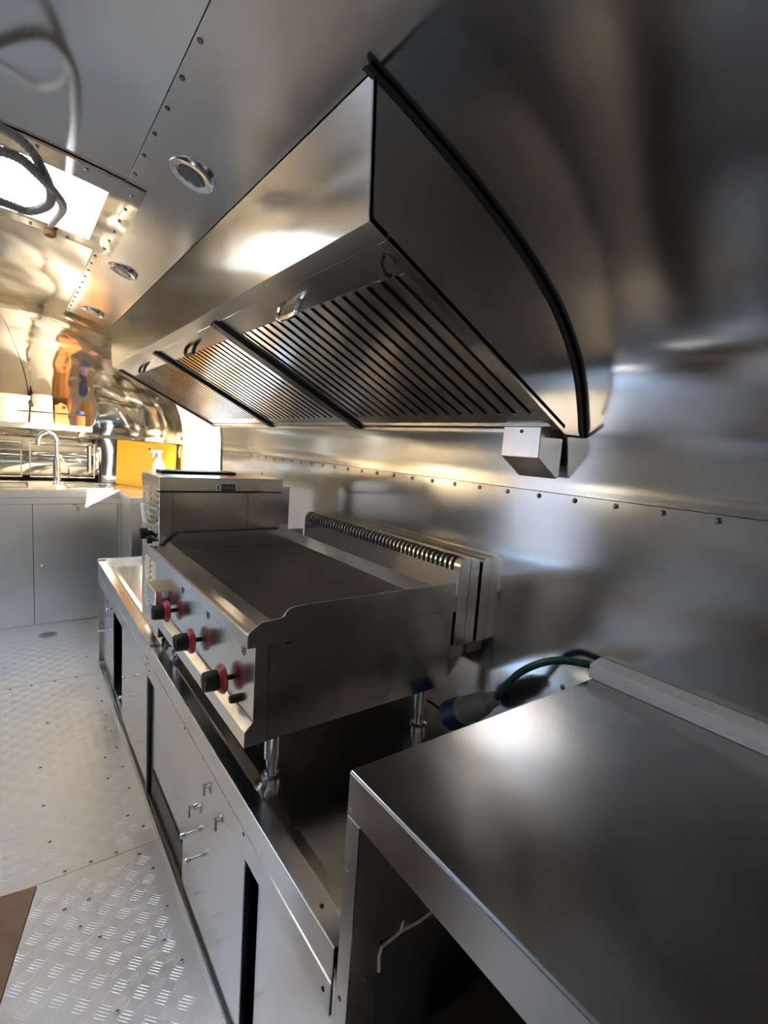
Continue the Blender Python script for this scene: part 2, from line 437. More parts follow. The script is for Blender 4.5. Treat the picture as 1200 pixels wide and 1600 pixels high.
# sampling portals in the openings (they give off no light of their own; they only guide the sky light)
def portal(name, loc, size_x, size_y, aim):
    l = bpy.data.lights.new(name, 'AREA'); l.shape = 'RECTANGLE'; l.size = size_x; l.size_y = size_y; l.cycles.is_portal = True
    o = bpy.data.objects.new(name, l); col.objects.link(o); o.location = loc; o.rotation_euler = Vector(aim).to_track_quat('-Z', 'Y').to_euler()
portal('portal_skylight', ((SKY[0]+SKY[1])/2, (SKY[2]+SKY[3])/2, 2.06), SKY[1]-SKY[0], SKY[3]-SKY[2], (0, 0, -1))
portal('portal_window', (1.06, (DOOR[0]+DOOR[1])/2, 1.36), 0.84, 0.80, (-1, 0, 0))
portal('portal_door', (-1.27, (LDOOR[0]+LDOOR[1])/2, 0.88), 0.72, 1.75, (1, 0, 0))
portal('portal_hatch', (-1.27, (HATCH[0]+HATCH[1])/2, 0.77), 0.95, 1.52, (1, 0, 0))
# floor: base, tread plates with raised bars, screws
fl = MB().box(XC-1.15, XC+1.15, YB-0.03, YE+0.05, -0.05, -0.004).build('floor', 'shell_outside')
tag(fl, 'aluminium tread plate floor of the trailer aisle', kind='structure')
SEAMS = [YB, 0.20, 1.632, 3.052, YE+0.02]
for k in range(4):
    y0, y1 = SEAMS[k]+0.0015, SEAMS[k+1]-0.0015
    pl = MB().box(XC-1.1, XC+1.1, y0, y1, -0.004, 0.0).build('floor_plate', 'floor_alu', fl)
    ya, yb = max(y0, 0.75), min(y1, 3.97)
    if yb <= ya: continue
    verts, faces = [], []
    P_ = 0.041; i0 = int(ya/P_)+1; i1 = int(yb/P_)
    for i in range(i0, i1):
        for j in range(-12, 9):
            cx, cy_ = j*P_ + 0.02, i*P_ + 0.01
            if not (ya+0.017 < cy_ < yb-0.017 and cx < 0.345): continue
            ang = R(45 if (i+j) % 2 == 0 else -45)
            ca, sa = math.cos(ang), math.sin(ang)
            for q in range(-2, 3):
                L = 0.0178 - 0.0016*abs(q); W = 0.0018; off = q*0.0072
                base = len(verts)
                for (u, v, h) in ((-L, 0, 0), (-L*0.6, -W, 0), (L*0.6, -W, 0), (L, 0, 0), (L*0.6, W, 0), (-L*0.6, W, 0), (-L*0.6, 0, 0.00055), (L*0.6, 0, 0.00055)):
                    vv = v + off
                    verts.append((cx + u*ca - vv*sa, cy_ + u*sa + vv*ca, h))
                for f in ((0, 1, 6), (1, 2, 7, 6), (2, 3, 7), (3, 4, 7), (4, 5, 6, 7), (5, 0, 6)):
                    faces.append([base+q_ for q_ in f])
    me = bpy.data.meshes.new('tread_bars'); me.from_pydata(verts, [], faces); me.materials.append(M['floor_alu'])
    ob = bpy.data.objects.new('tread_bars', me); col.objects.link(ob); ob.parent = pl; ob['kind'] = 'stuff'
sc0 = MB().lathe([(0.0055, 0), (0.0052, 0.0014), (0.0035, 0.0022), (0.0005, 0.0024)], (0.31, 1.0, 0.0), (0, 0, 1), 10).build('screw', 'screw_metal', fl, smooth=True)
spots = [(0.325, 1.18), (0.33, 1.36), (0.325, 1.52), (0.30, 1.60), (0.24, 1.645), (0.17, 1.645), (0.10, 1.645), (0.335, 1.72), (0.30, 1.80), (0.33, 1.95), (0.33, 2.1), (0.28, 2.2), (0.33, 2.25),
         (0.33, 2.4), (0.33, 2.55), (0.33, 2.7), (0.33, 2.85), (0.25, 3.035), (0.15, 3.035), (0.05, 3.035), (-0.04, 3.035), (0.325, 3.3), (0.27, 2.05), (0.06, 2.25), (0.06, 2.0), (0.07, 1.8),
         (0.1, 2.6), (0.12, 1.42), (0.15, 1.5), (0.09, 1.5), (0.16, 1.36), (0.17, 1.14), (0.3, 1.26), (0.05, 1.17)]
copies(sc0, [(x-0.31, y-1.0, 0) for x, y in spots], fl)
yw = MB().box(-4.6, -4.4, -7, 11, -0.60, 3.2).build('wall_dimmer', 'dimmer_dark_blue')  # unseen wall, added to cut the bright outdoors behind the left doors
tag(yw, 'unseen dark blue-grey wall added outside to dim the light in the left openings', kind='structure')
gd = MB().box(-60, 60, -60, 60, -0.62, -0.60).build('ground', 'ground_concrete')
tag(gd, 'pale concrete ground outside the trailer', kind='structure')

# ------------------------------------------------------------------ exhaust hood
HY0, HY1 = 0.635, 2.96
hood = thing('exhaust_hood', (0.7, 1.8, 1.40), 'stainless steel extraction hood with baffle filters fixed along the curved wall', 'extractor hood')
zf = zat(0.402)
MB().prism([(0.409, 1.665), (0.402, zf-0.004), (0.408, zf-0.006), (0.415, 1.668)], 'y', HY0, HY1).build('front_panel', 'hood_steel', hood)
back = [(XC+a-0.014, b-0.004) for a, b in CURVE if 0.55 < a and b > 1.41]
side = [(0.409, 1.665), (0.402, zf-0.004)] + back[::-1] + [(0.985, 1.406), (0.925, 1.404)]
MB().prism(side, 'y', HY0, HY0+0.004).build('side_panel', 'hood_steel', hood)
MB().prism(side, 'y', HY1-0.004, HY1).build('side_panel', 'hood_steel', hood)
# dark sealing strip along the wall and under the bottom edge
path = [(0.925, 1.400)] + [(0.990, 1.400)] + [(XC+a-0.007, b-0.001) for a, b in CURVE if 0.50 < a and b > 1.405]
inner = [(0.925, 1.4045)] + [(0.981, 1.4045)] + [(XC+a-0.0165, b-0.006) for a, b in CURVE if 0.50 < a and b > 1.405]
mb = MB()
for (a, b), (c, d) in zip(zip(path, inner), list(zip(path, inner))[1:]):
    mb.prism([a, c, d, b], 'y', HY0-0.003, HY0+0.006)
mb.build('seal_strip', 'rubber', hood)
SL = math.hypot(0.913-0.409, 1.418-1.665)
A_ = Vector(((0.918-0.409), 0, (1.414-1.665))).normalized(); N_ = Vector((A_.z, 0, -A_.x)).normalized()   # N_ faces down and out
O_ = Vector((0.409, 0, 1.665))
LEN = (0.918-0.409)/A_.x
def F(s_, y, h=0.0):
    p = O_ + A_*s_ + N_*h; return Vector((p.x, y, p.z))
YD = Vector((0, 1, 0))
mb = MB()
mb.obox(F(0, HY0, 0), YD, A_, -N_, HY1-HY0, 0.036, 0.010)
mb.obox(F(0.036, HY0, 0), YD, A_, -N_, 0.026, LEN-0.036, 0.010)
mb.obox(F(0.036, HY1-0.02, 0), YD, A_, -N_, 0.02, LEN-0.036, 0.010)
mb.build('lower_rim', 'hood_steel', hood, bevel=0.0012)
MB().obox(F(LEN-0.012, HY0+0.02, 0), YD, A_, -N_, HY1-HY0-0.04, 0.012, 0.03).build('rear_rim', 'filter_steel', hood)
MB().obox(F(0.02, HY0+0.01, -0.05), YD, A_, -N_, HY1-HY0-0.02, LEN-0.02, 0.004).build('backing_panel', 'dark_metal', hood)
MB().box(0.922, 0.984, HY0+0.10, HY1, 1.4045, 1.418).build('gutter', 'steel', hood, bevel=0.001)
FY = [(0.663, 1.398), (1.438, 2.105), (2.148, 2.93)]
for k, yy in enumerate((1.399, 2.106)):
    MB().obox(F(0.030, yy, 0.006), YD, A_, -N_, 0.038, LEN-0.026, 0.020).build('divider_bar', 'dark_metal', hood, bevel=0.001)
MB().obox(F(0.03, 2.925, 0.004), YD, A_, -N_, 0.012, LEN-0.026, 0.012).build('divider_bar', 'dark_metal', hood)
S0, S1 = 0.100, LEN-0.055
PIT = 0.0412
for k, (ya, yb) in enumerate(FY):
    mb = MB()
    mb.obox(F(0.037, ya, -0.004), YD, A_, -N_, yb-ya, S0-0.037, 0.004)
    mb.obox(F(S1, ya, -0.004), YD, A_, -N_, yb-ya, LEN-0.012-S1, 0.004)
    n = int((yb-ya-0.03)/PIT); y_start = ya + ((yb-ya) - n*PIT)/2
    mb.obox(F(S0, ya, -0.004), YD, A_, -N_, y_start-ya+0.002, S1-S0, 0.004)
    mb.obox(F(S0, yb-(y_start-ya), -0.004), YD, A_, -N_, y_start-ya, S1-S0, 0.004)
    ft = mb.build('baffle_filter', 'filter_steel', hood, bevel=0.0008)
    first = None
    for i in range(n):
        y = y_start + i*PIT
        if first is None:
            th = R(4); e1 = (YD*math.cos(th) - N_*math.sin(th)); e2 = (N_*math.cos(th) + YD*math.sin(th))
            first = MB().obox(F(S0-0.004, y+0.0085, -0.002), e1, A_, -e2, 0.0315, S1-S0+0.008, 0.0022).build('slat', 'filter_steel', ft)
            # a second folded wing under the slot
            y1st = y
        else:
            copies(first, [(0, y-y1st, 0)], ft)
    # lift handle
    yc = (ya+yb)/2
    c0, c1, c2, c3 = F(0.072, yc-0.052, -0.004), F(0.080, yc-0.036, 0.020), F(0.080, yc+0.030, 0.020), F(0.070, yc+0.048, -0.004)
    MB().tube(catmull([c0, F(0.076, yc-0.048, 0.014), c1, c2, F(0.074, yc+0.044, 0.014), c3], 4), 0.0058, 8).build('handle', 'chrome' if k == 0 else 'dark_metal', ft, smooth=True)
MB().tube(catmull([F(0.058, 0.672, -0.002), F(0.062, 0.672, 0.010), F(0.078, 0.676, 0.014), F(0.088, 0.680, 0.006)], 4), 0.0035, 8).build('hook', 'dark_metal', hood, smooth=True)

gb = thing('grease_box', (0.94, 0.75, 1.30), 'small square steel grease box hanging below the hood corner', 'grease box')
MB().prism([(0.905, 1.352), (0.905, 1.418), (0.9165, 1.418), (0.9175, 1.4025), (0.922, 1.3985), (0.985, 1.3985), (0.985, 1.312), (0.975, 1.308)], 'y', 0.682, 0.785).build('body', 'steel', gb, bevel=0.0015)
MB().lathe([(0.0042, 0), (0.004, 0.0015), (0.001, 0.002)], (0.905, 0.733, 1.408), (-1, 0, 0), 10).build('screw', 'dark_metal', gb)

# ------------------------------------------------------------------ low bench: worktop and cabinet
WX, BY0, BY1, BZ = 0.367, 0.545, 3.145, 0.613
wt = thing('worktop', (0.68, 1.85, 0.60), 'long low stainless steel worktop with raised front edge under the griddle', 'worktop')
MB().box(0.43, 0.995, BY0, BY1, 0.594, 0.600).build('top_sheet', 'table_steel', wt)
MB().prism([(0.367, 0.497), (0.367, 0.611), (0.369, 0.613), (0.401, 0.613), (0.409, 0.608), (0.436, 0.600), (0.436, 0.594), (0.405, 0.600), (0.371, 0.606), (0.371, 0.497)], 'y', BY0, BY1).build('front_edge', 'steel', wt, bevel=0.001)
MB().box(0.3655, 0.3672, BY0, BY1, 0.497, 0.553).build('edge_fold', 'steel', wt, bevel=0.0006)
MB().box(0.3655, 0.995, BY1, BY1+0.012, 0.585, 0.625).build('end_upstand', 'steel', wt, bevel=0.0012)
MB().prism([(0.3655, 0.596), (0.3655, 0.6165), (0.402, 0.6165), (0.404, 0.622), (0.407, 0.622), (0.405, 0.6135), (0.3675, 0.6135), (0.3675, 0.596)], 'y', 1.80, BY1-0.01).build('cover_strip', 'steel', wt, bevel=0.0006)
sp0 = MB().lathe([(0.004, 0), (0.0038, 0.001), (0.001, 0.0015)], (0.386, 1.82, 0.6165), (0, 0, 1), 8).build('screw', 'dark_metal', wt)
copies(sp0, [(0, 0.65, 0), (0, 1.25, 0)], wt)
copies(sp0, [(0, -0.70, -0.0035), (0, -1.205, -0.0035)], wt)
sp1 = MB().lathe([(0.004, 0), (0.0038, 0.001), (0.001, 0.0015)], (0.3655, 0.90, 0.545), (-1, 0, 0), 8).build('screw', 'dark_metal', wt)
copies(sp1, [(0, 0.45, 0.0), (0, 0.92, 0.0), (0, 0.96, -0.02), (0, 0.90, -0.02), (0, 0.94, 0.012), (0, -0.335, -0.02)], wt)

cb = thing('base_cabinet', (0.68, 1.85, 0.0), 'long steel base cabinet with sliding doors under the griddle worktop', 'cabinet')
mb = MB()
mb.box(0.96, 0.99, BY0, BY1, 0.03, 0.594); mb.box(0.41, 0.99, BY1-0.02, BY1, 0.03, 0.594); mb.box(0.41, 0.99, BY0, BY0+0.015, 0.03, 0.594)
mb.box(0.40, 0.99, BY0, BY1, 0.0, 0.03)
mb.box(0.45, 0.99, 1.84, 1.86, 0.03, 0.59)
mb.build('carcass', 'dark_box', cb)
MB().prism([(0.364, 0.0), (0.364, 0.030), (0.368, 0.030), (0.368, 0.012), (0.3775, 0.012), (0.3775, 0.024), (0.381, 0.024), (0.381, 0.012), (0.393, 0.012), (0.393, 0.032), (0.401, 0.032), (0.401, 0.0)], 'y', BY0, BY1+0.01).build('door_track', 'steel', cb, bevel=0.0006)
MB().box(0.368, 0.398, BY1-0.022, BY1+0.008, 0.03, 0.60).build('end_post', 'steel', cb, bevel=0.001)
MB().box(0.371, 0.378, 1.846, 1.866, 0.03, 0.50).build('post', 'dark_metal', cb)
def door(y0, y1, x, name='sliding_door'):
    return MB().box(x, x+0.006, y0, y1, 0.030, 0.548).build(name, 'door_steel', cb, bevel=0.0012)
d_a = door(0.56, 0.862, 0.386)
d_b = door(0.902, 1.372, 0.373)
d_c = door(1.372, 1.838, 0.382)
d_d = door(1.872, 2.400, 0.373)
d_e = door(2.722, 3.12, 0.384)
MB().box(0.371, 0.382, 0.897, 0.903, 0.03, 0.548).build('door_edge', 'dark_metal', d_b)
def knob(y, z, x, par, r=0.008):
    MB().lathe([(0.0038, 0), (0.0036, 0.012), (0.004, 0.016), (r, 0.021), (r, 0.027), (r*0.7, 0.030), (0.001, 0.031)], (x, y, z), (-1, 0, 0), 14).build('knob', 'chrome', par, smooth=True)
knob(1.285, 0.272, 0.373, d_b); knob(1.235, 0.235, 0.373, d_b)
knob(2.20, 0.335, 0.373, d_d); knob(2.29, 0.205, 0.373, d_d)
knob(3.06, 0.235, 0.384, d_e); knob(2.74, 0.46, 0.384, d_e); 
def latch(y, z, x, par):
    o = MB().lathe([(0.010, 0), (0.010, 0.003), (0.007, 0.005), (0.0055, 0.014), (0.001, 0.015)], (x, y, z), (-1, 0, 0), 14).build('lock', 'chrome', par, smooth=True)
    MB().prism([(y-0.004, z+0.006), (y+0.005, z+0.004), (y+0.002, z-0.026), (y-0.005, z-0.024)], 'x', x-0.018, x-0.013).build('lever', 'screw_metal', o, bevel=0.0008)
latch(1.26, 0.365, 0.373, d_b); latch(1.05, 0.475, 0.373, d_b); latch(1.14, 0.505, 0.373, d_b)
latch(2.80, 0.50, 0.384, d_e)
# perforated vent at the foot of the middle door
gm = MB().box(0.3795, 0.382, 1.375, 1.80, 0.034, 0.150).build('vent_grille', 'dark_metal', cb)
mb = MB()
for i in range(13):
    mb.box(0.3780, 0.3797, 1.377, 1.798, 0.036+i*0.009, 0.0385+i*0.009)
for j in range(53):
    mb.box(0.3780, 0.3797, 1.377+j*0.008, 1.3793+j*0.008, 0.036, 0.148)
g2 = mb.build('wire_mesh', 'screw_metal', gm); g2['kind'] = 'stuff'

# ------------------------------------------------------------------ griddle
GY0, GY1 = 0.90, 1.785
gr = thing('griddle', (0.66, 1.34, 0.60), 'stainless steel gas griddle with dark flat plate and three black and red knobs', 'griddle')
MB().prism([(0.40, 0.735), (0.40, 0.950), (0.915, 0.950), (0.915, 0.741)], 'y', GY0+0.002, GY1).build('body', 'steel', gr, bevel=0.0015)
MB().prism([(0.359, 0.735), (0.359, 0.769), (0.3755, 0.787), (0.3755, 0.946), (0.403, 0.946), (0.403, 0.735)], 'y', GY0, GY1-0.01).build('control_panel', 'panel_steel', gr, bevel=0.0008)
MB().prism([(0.357, 0.944), (0.357, 0.971), (0.360, 0.975), (0.366, 0.9755), (0.371, 0.972), (0.395, 0.972), (0.440, 0.966), (0.440, 0.944)], 'y', GY0, GY1-0.005).build('front_ledge', 'panel_steel', gr, bevel=0.0012)
MB().box(0.440, 0.452, GY0, GY1, 0.94, 0.951).build('grease_slot', 'dark_metal', gr)
MB().box(0.452, 0.885, GY0+0.006, GY1-0.01, 0.930, 0.957).build('cooking_plate', 'griddle_plate', gr, bevel=0.002)
MB().prism([(0.885, 0.94), (0.885, 0.960), (0.921, 0.985), (0.921, 0.94)], 'y', GY0+0.003, GY1-0.01).build('rear_slope', 'steel', gr)
gp = [(0.357, 0.945), (0.357, 0.973), (0.361, 0.979), (0.367, 0.983), (0.385, 0.995), (0.425, 0.998), (0.432, 1.001), (0.436, 1.008), (0.442, 1.014), (0.450, 1.018), (0.485, 1.020), (0.911, 1.021), (0.911, 0.946)]
MB().prism(gp, 'y', GY0-0.004, GY0).build('side_guard', 'steel', gr, bevel=0.0008)
gp2 = [(0.400, 0.950), (0.41, 0.978), (0.45, 1.012), (0.921, 1.012), (0.921, 0.950)]
MB().prism(gp2, 'y', GY1-0.010, GY1-0.006).build('side_guard', 'steel', gr)
def arc(cx, cz, r, a0, a1, n=5): return [(cx + r*math.cos(R(a0+(a1-a0)*i/n)), cz + r*math.sin(R(a0+(a1-a0)*i/n))) for i in range(n+1)]
bgp = [(0.921, 0.846)] + [(0.921, 0.99)] + arc(0.943, 1.060, 0.022, 180, 90) + [(0.9595, 1.082), (0.9595, 0.846)]
bgd = MB().prism(bgp, 'y', GY0-0.002, GY1-0.02).build('back_guard', 'panel_steel', gr, bevel=0.0006)
rfp = [(0.961, 0.845)] + [(0.961, 1.078)] + arc(0.978, 1.062, 0.016, 90, 0) + [(0.994, 0.845)]
MB().prism(rfp, 'y', GY0-0.002, GY1-0.02).build('flue_cover', 'steel', gr, bevel=0.0006)
# vent slots round the top of the back guard
nsl = 44
sl0 = None
for i in range(nsl):
    y = GY0+0.022 + i*0.0190
    if sl0 is None:
        outer_ = [(0.9203, 1.046)] + arc(0.943, 1.060, 0.0228, 180, 100, 5); inner_ = [(0.9225, 1.046)] + arc(0.943, 1.060, 0.0200, 180, 100, 5)
        mbs = MB()
        for q in range(6): mbs.prism([outer_[q], outer_[q+1], inner_[q+1], inner_[q]], 'y', y, y+0.0105)
        sl0 = mbs.build('vent_slot', 'void', bgd)
    else:
        copies(sl0, [(0, y-GY0-0.022, 0)], bgd)
MB().box(0.374, 0.376, GY0+0.002, GY1-0.02, 0.786, 0.7885).build('panel_fold', 'steel', gr)
MB().box(0.4045, 0.4060, GY0-0.0006, GY0+0.0025, 0.737, 0.945).build('side_seam', 'dark_metal', gr)
lg = None
for x in (0.447, 0.872):
    for y in (0.955, 1.73):
        MB().lathe([(0.019, 0.14), (0.019, 0.06), (0.014, 0.058), (0.014, 0.020), (0.024, 0.016), (0.024, 0.0)], (x, y, 0.600), (0, 0, 1), 18).build('leg', 'steel', gr, smooth=True)
for k, y in enumerate((1.035, 1.275, 1.530)):
    z = 0.826
    kb = MB().lathe([(0.006, 0.0), (0.006, 0.016)], (0.3755, y, z), (-1, 0, 0), 12).build('knob', 'black_plastic', gr, smooth=True)
    MB().lathe([(0.016, 0.012), (0.030, 0.014), (0.033, 0.018), (0.031, 0.023), (0.025, 0.028), (0.020, 0.030)], (0.3755, y, z), (-1, 0, 0), 28).build('bezel', 'red_plastic', kb, smooth=True)
    cp_ = MB().lathe([(0.022, 0.026), (0.0225, 0.036), (0.021, 0.056), (0.019, 0.0585), (0.001, 0.059)], (0.3755, y, z), (-1, 0, 0), 24)
    ang = (0.0, 0.7, 0.1)[k]
    cp_.obox((0.3755-0.0605, y-0.004*math.cos(ang)-0.018*math.sin(ang), z-0.018*math.cos(ang)+0.004*math.sin(ang)), (-1, 0, 0), (0, math.cos(ang), -math.sin(ang)), (0, math.sin(ang), math.cos(ang)), -0.004, 0.008, 0.036)
    cp_.build('cap', 'black_plastic', kb, smooth=True)
    # printed gauge mark, a small ring with a pointer
    mk = MB(); ys_ = y - 0.075 if k < 2 else y - 0.10; zs_ = 0.917
    for q in range(20):
        a0, a1 = 2*math.pi*q/20, 2*math.pi*(q+1)/20
        if q in (4, 5) and k == 1: continue
        mk.prism([(ys_+0.0115*math.cos(a0), zs_+0.0115*math.sin(a0)), (ys_+0.0115*math.cos(a1), zs_+0.0115*math.sin(a1)), (ys_+0.0085*math.cos(a1), zs_+0.0085*math.sin(a1)), (ys_+0.0085*math.cos(a0), zs_+0.0085*math.sin(a0))], 'x', 0.3749, 0.3756)
    mk.prism([(ys_-0.003, zs_-0.005), (ys_+0.003, zs_-0.005), (ys_+0.001, zs_+0.006), (ys_-0.002, zs_+0.006)], 'x', 0.3749, 0.3756)
    mk.build('printed_mark', 'ink', gr)
MB().lathe([(0.009, 0), (0.009, 0.014), (0.007, 0.018), (0.001, 0.019)], (0.3755, 0.985, 0.800), (-1, 0, 0), 14).build('igniter_button', 'black_plastic', gr, smooth=True)
MB().box(0.336, 0.376, 1.585, 1.715, 0.822, 0.872).build('drip_drawer', 'panel_steel', gr, bevel=0.002)
MB().prism([(0.916, 0.735), (0.916, 0.800), (0.945, 0.800), (0.990, 0.700), (0.960, 0.690)], 'y', 1.02, 1.06).build('rear_bracket', 'pale_zinc', gr)
MB().box(0.93, 0.992, 0.93, 1.02, 0.80, 0.835).build('flue_bracket', 'pale_zinc', gr)

# ------------------------------------------------------------------ narrow unit behind the griddle
fy = thing('fryer', (0.61, 1.93, 0.60), 'tall narrow stainless steel cooking unit with louvred front standing behind the griddle', 'fryer')
FX0, FX1, FY0, FY1 = 0.390, 0.832, 1.80, 2.07
MB().box(FX0, FX1, FY0, FY1, 0.64, 1.152).build('body', 'steel', fy, bevel=0.002)
MB().box(FX0-0.003, FX1+0.004, FY0-0.003, FY1+0.003, 1.154, 1.203).build('top_band', 'steel', fy, bevel=0.003)
MB().box(FX0+0.045, FX1-0.12, FY0+0.17, FY1, 1.203, 1.212).build('top_frame', 'black_plastic', fy)
MB().box(FX0-0.001, FX1-0.001, FY0-0.002, FY1, 1.150, 1.1545).build('joint', 'dark_metal', fy)
MB().box(FX0+0.044, FX0+0.0455, FY0-0.0012, FY0+0.001, 0.96, 1.150).build('seam', 'dark_metal', fy)
MB().box(0.70, 0.7012, FY0-0.0012, FY0+0.001, 0.96, 1.150).build('seam', 'dark_metal', fy)
MB().box(FX1, FX1+0.05, FY0+0.03, FY1, 0.80, 1.17).build('rear_flue', 'steel', fy, bevel=0.002)
lv = None
for i in range(22):
    if 9 <= i <= 12: continue
    z = 0.72 + i*0.0205
    for (a, b) in ((1.815, 1.90), (1.915, 2.0)):
        o = MB().prism([(FX0-0.007, z), (FX0-0.002, z+0.010), (FX0+0.001, z+0.012), (FX0+0.001, z)], 'y', a, b).build('louvre', 'filter_steel', fy)
bd = MB().box(0.598, 0.648, FY0-0.0050, FY0-0.0028, 1.158, 1.182).build('badge', 'badge_green', fy)
mb = MB()
for i, (a, b_) in enumerate(((0.604, 0.612), (0.615, 0.620), (0.623, 0.632), (0.635, 0.642))):
    mb.box(a, b_, FY0-0.0054, FY0-0.0049, 1.166, 1.169); mb.box(a, a+0.002, FY0-0.0054, FY0-0.0049, 1.166, 1.176)
mb.build('badge_print', 'pale_zinc', bd)
e_ = MB().box(0.578, 0.595, FY0-0.0050, FY0-0.0028, 1.158, 1.180); e_.build('badge', 'white_plastic', fy)
MB().box(0.582, 0.591, FY0-0.0055, FY0-0.0049, 1.163, 1.166).box(0.584, 0.589, FY0-0.0055, FY0-0.0049, 1.168, 1.176).build('badge_mark', 'ink', fy)
MB().lathe([(0.010, 0), (0.010, 0.02), (0.020, 0.022), (0.019, 0.045), (0.001, 0.047)], (FX0, 1.87, 1.000), (-1, 0, 0), 18).build('knob', 'black_plastic', fy, smooth=True)
MB().lathe([(0.008, 0), (0.008, 0.014), (0.014, 0.016), (0.013, 0.03), (0.001, 0.032)], (FX0, 1.83, 0.985), (-1, 0, 0), 18).build('knob', 'black_plastic', fy, smooth=True)
for x in (0.43, 0.79):
    for y in (1.84, 2.03):
        MB().lathe([(0.016, 0.05), (0.016, 0.012), (0.022, 0.010), (0.022, 0.0)], (x, y, 0.600), (0, 0, 1), 14).build('leg', 'steel', fy, smooth=True)
MB().prism([(FX0-0.022, 1.030), (FX0-0.030, 1.095), (FX0-0.024, 1.098), (FX0-0.014, 1.032)], 'y', 1.90, 1.955).build('paper_tag', 'trunking_plastic', fy)

# ------------------------------------------------------------------ near table
TX0, TX1, TY0, TY1, TZ = 0.367, 0.982, -0.75, 0.533, 0.905
tb = thing('prep_table', (0.67, -0.1, 0.0), 'stainless steel prep table with open front in the near corner', 'table')
MB().prism([(TX0, TZ-0.066), (TX0, TZ-0.003), (TX0+0.003, TZ), (TX1, TZ), (TX1, TZ-0.004), (TX0+0.006, TZ-0.004), (TX0+0.003, TZ-0.007), (TX0+0.003, TZ-0.066)], 'y', TY0, TY1).build('table_top', 'table_steel', tb, bevel=0.0012)
# far side panel with the cut-out: built as four pieces round the hole in one sheet
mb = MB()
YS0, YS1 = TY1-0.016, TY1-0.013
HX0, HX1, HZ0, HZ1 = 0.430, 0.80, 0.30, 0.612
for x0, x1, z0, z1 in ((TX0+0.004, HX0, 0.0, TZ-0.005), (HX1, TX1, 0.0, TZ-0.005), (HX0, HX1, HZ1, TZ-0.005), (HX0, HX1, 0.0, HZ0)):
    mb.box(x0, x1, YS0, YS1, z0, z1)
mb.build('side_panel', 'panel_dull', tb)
MB().prism([(TX0, TY1), (TX0, TY1-0.030), (TX0+0.003, TY1-0.030), (TX0+0.003, TY1-0.003), (TX0+0.024, TY1-0.003), (TX0+0.024, TY1)], 'z', 0.0, TZ-0.067).build('corner_angle', 'steel', tb, bevel=0.0008)
MB().box(HX0-0.012, HX1+0.01, TY1-0.012, TY1-0.004, HZ0-0.01, HZ1+0.012).build('hole_shade', 'dark_box', tb)  # dark sheet put in for the shade seen through the cut-out
random.seed(3)
pts = [(HX0+0.002, HZ0+0.12)]
mb = MB()
edge = [(HX0+0.003, 0.565), (HX0+0.001, 0.590), (HX0+0.004, 0.606), (HX0+0.020, 0.607), (HX0+0.045, 0.611), (HX0+0.075, 0.609), (HX0+0.12, 0.612), (HX0+0.18, 0.611), (HX0+0.26, 0.612)]
mb.tube([(x, YS0-0.001, z-0.002+random.uniform(-0.002, 0.002)) for x, z in edge], 0.0028, 6)
mb.tube([(HX0+0.040, YS0-0.001, 0.610), (HX0+0.043, YS0-0.004, 0.628)], 0.002, 6)
mb.build('torn_edge', 'hole_foam', tb)
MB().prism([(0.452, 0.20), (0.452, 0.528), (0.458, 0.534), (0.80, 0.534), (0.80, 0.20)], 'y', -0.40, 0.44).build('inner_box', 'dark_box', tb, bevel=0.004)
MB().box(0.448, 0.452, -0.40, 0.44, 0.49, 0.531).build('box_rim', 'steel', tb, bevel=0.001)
s3 = MB().lathe([(0.004, 0), (0.0038, 0.0012), (0.001, 0.0018)], (0.367, 0.522, 0.852), (-1, 0, 0), 10).build('screw', 'screw_metal', tb)
copies(s3, [(0, 0.0, -0.09), (0, 0.0, -0.30)], tb)
s4 = MB().lathe([(0.0045, 0), (0.004, 0.0012), (0.001, 0.0018)], (0.408, YS0, 0.565), (0, -1, 0), 10).build('screw', 'screw_metal', tb)
mb = MB(); mb.box(TX0+0.01, TX1, TY0, TY0+0.003, 0.0, TZ-0.005); mb.build('side_panel', 'steel', tb)

tk = thing('cable_trunking', (0.99, 0.0, 0.905), 'pale grey plastic cable trunking lying along the wall on the near table', 'trunking')
MB().prism([(0.960, 0.9055), (0.960, 0.934), (0.962, 0.936), (0.999, 0.942), (0.999, 0.9055)], 'y', -0.7, 0.540).build('cover', 'trunking_plastic', tk, bevel=0.0012)
MB().box(0.958, 0.9605, -0.7, 0.540, 0.917, 0.920).build('ridge', 'trunking_plastic', tk)
pc = thing('power_cable', (0.92, 0.8, 0.60), 'green power cable ending in a grey and blue plug behind the near table', 'cable')
MB().tube(catmull([(0.982, 0.52, 0.922), (0.972, 0.56, 0.925), (0.948, 0.62, 0.912), (0.925, 0.675, 0.872), (0.912, 0.715, 0.815), (0.908, 0.735, 0.775)], 6), 0.0085, 10).build('cord', 'cable_green', pc, smooth=True)
ax = Vector((-0.13, 0.78, -0.62)).normalized(); o0 = Vector((0.909, 0.728, 0.785))
MB().lathe([(0.010, 0), (0.017, 0.004), (0.020, 0.03), (0.024, 0.034), (0.029, 0.05), (0.030, 0.105), (0.034, 0.107), (0.034, 0.115)], o0, ax, 22).build('plug_body', 'plug_grey', pc, smooth=True)
MB().lathe([(0.033, 0.115), (0.036, 0.118), (0.036, 0.165), (0.030, 0.168), (0.028, 0.150)], o0, ax, 22).build('plug_collar', 'plug_blue', pc, smooth=True)

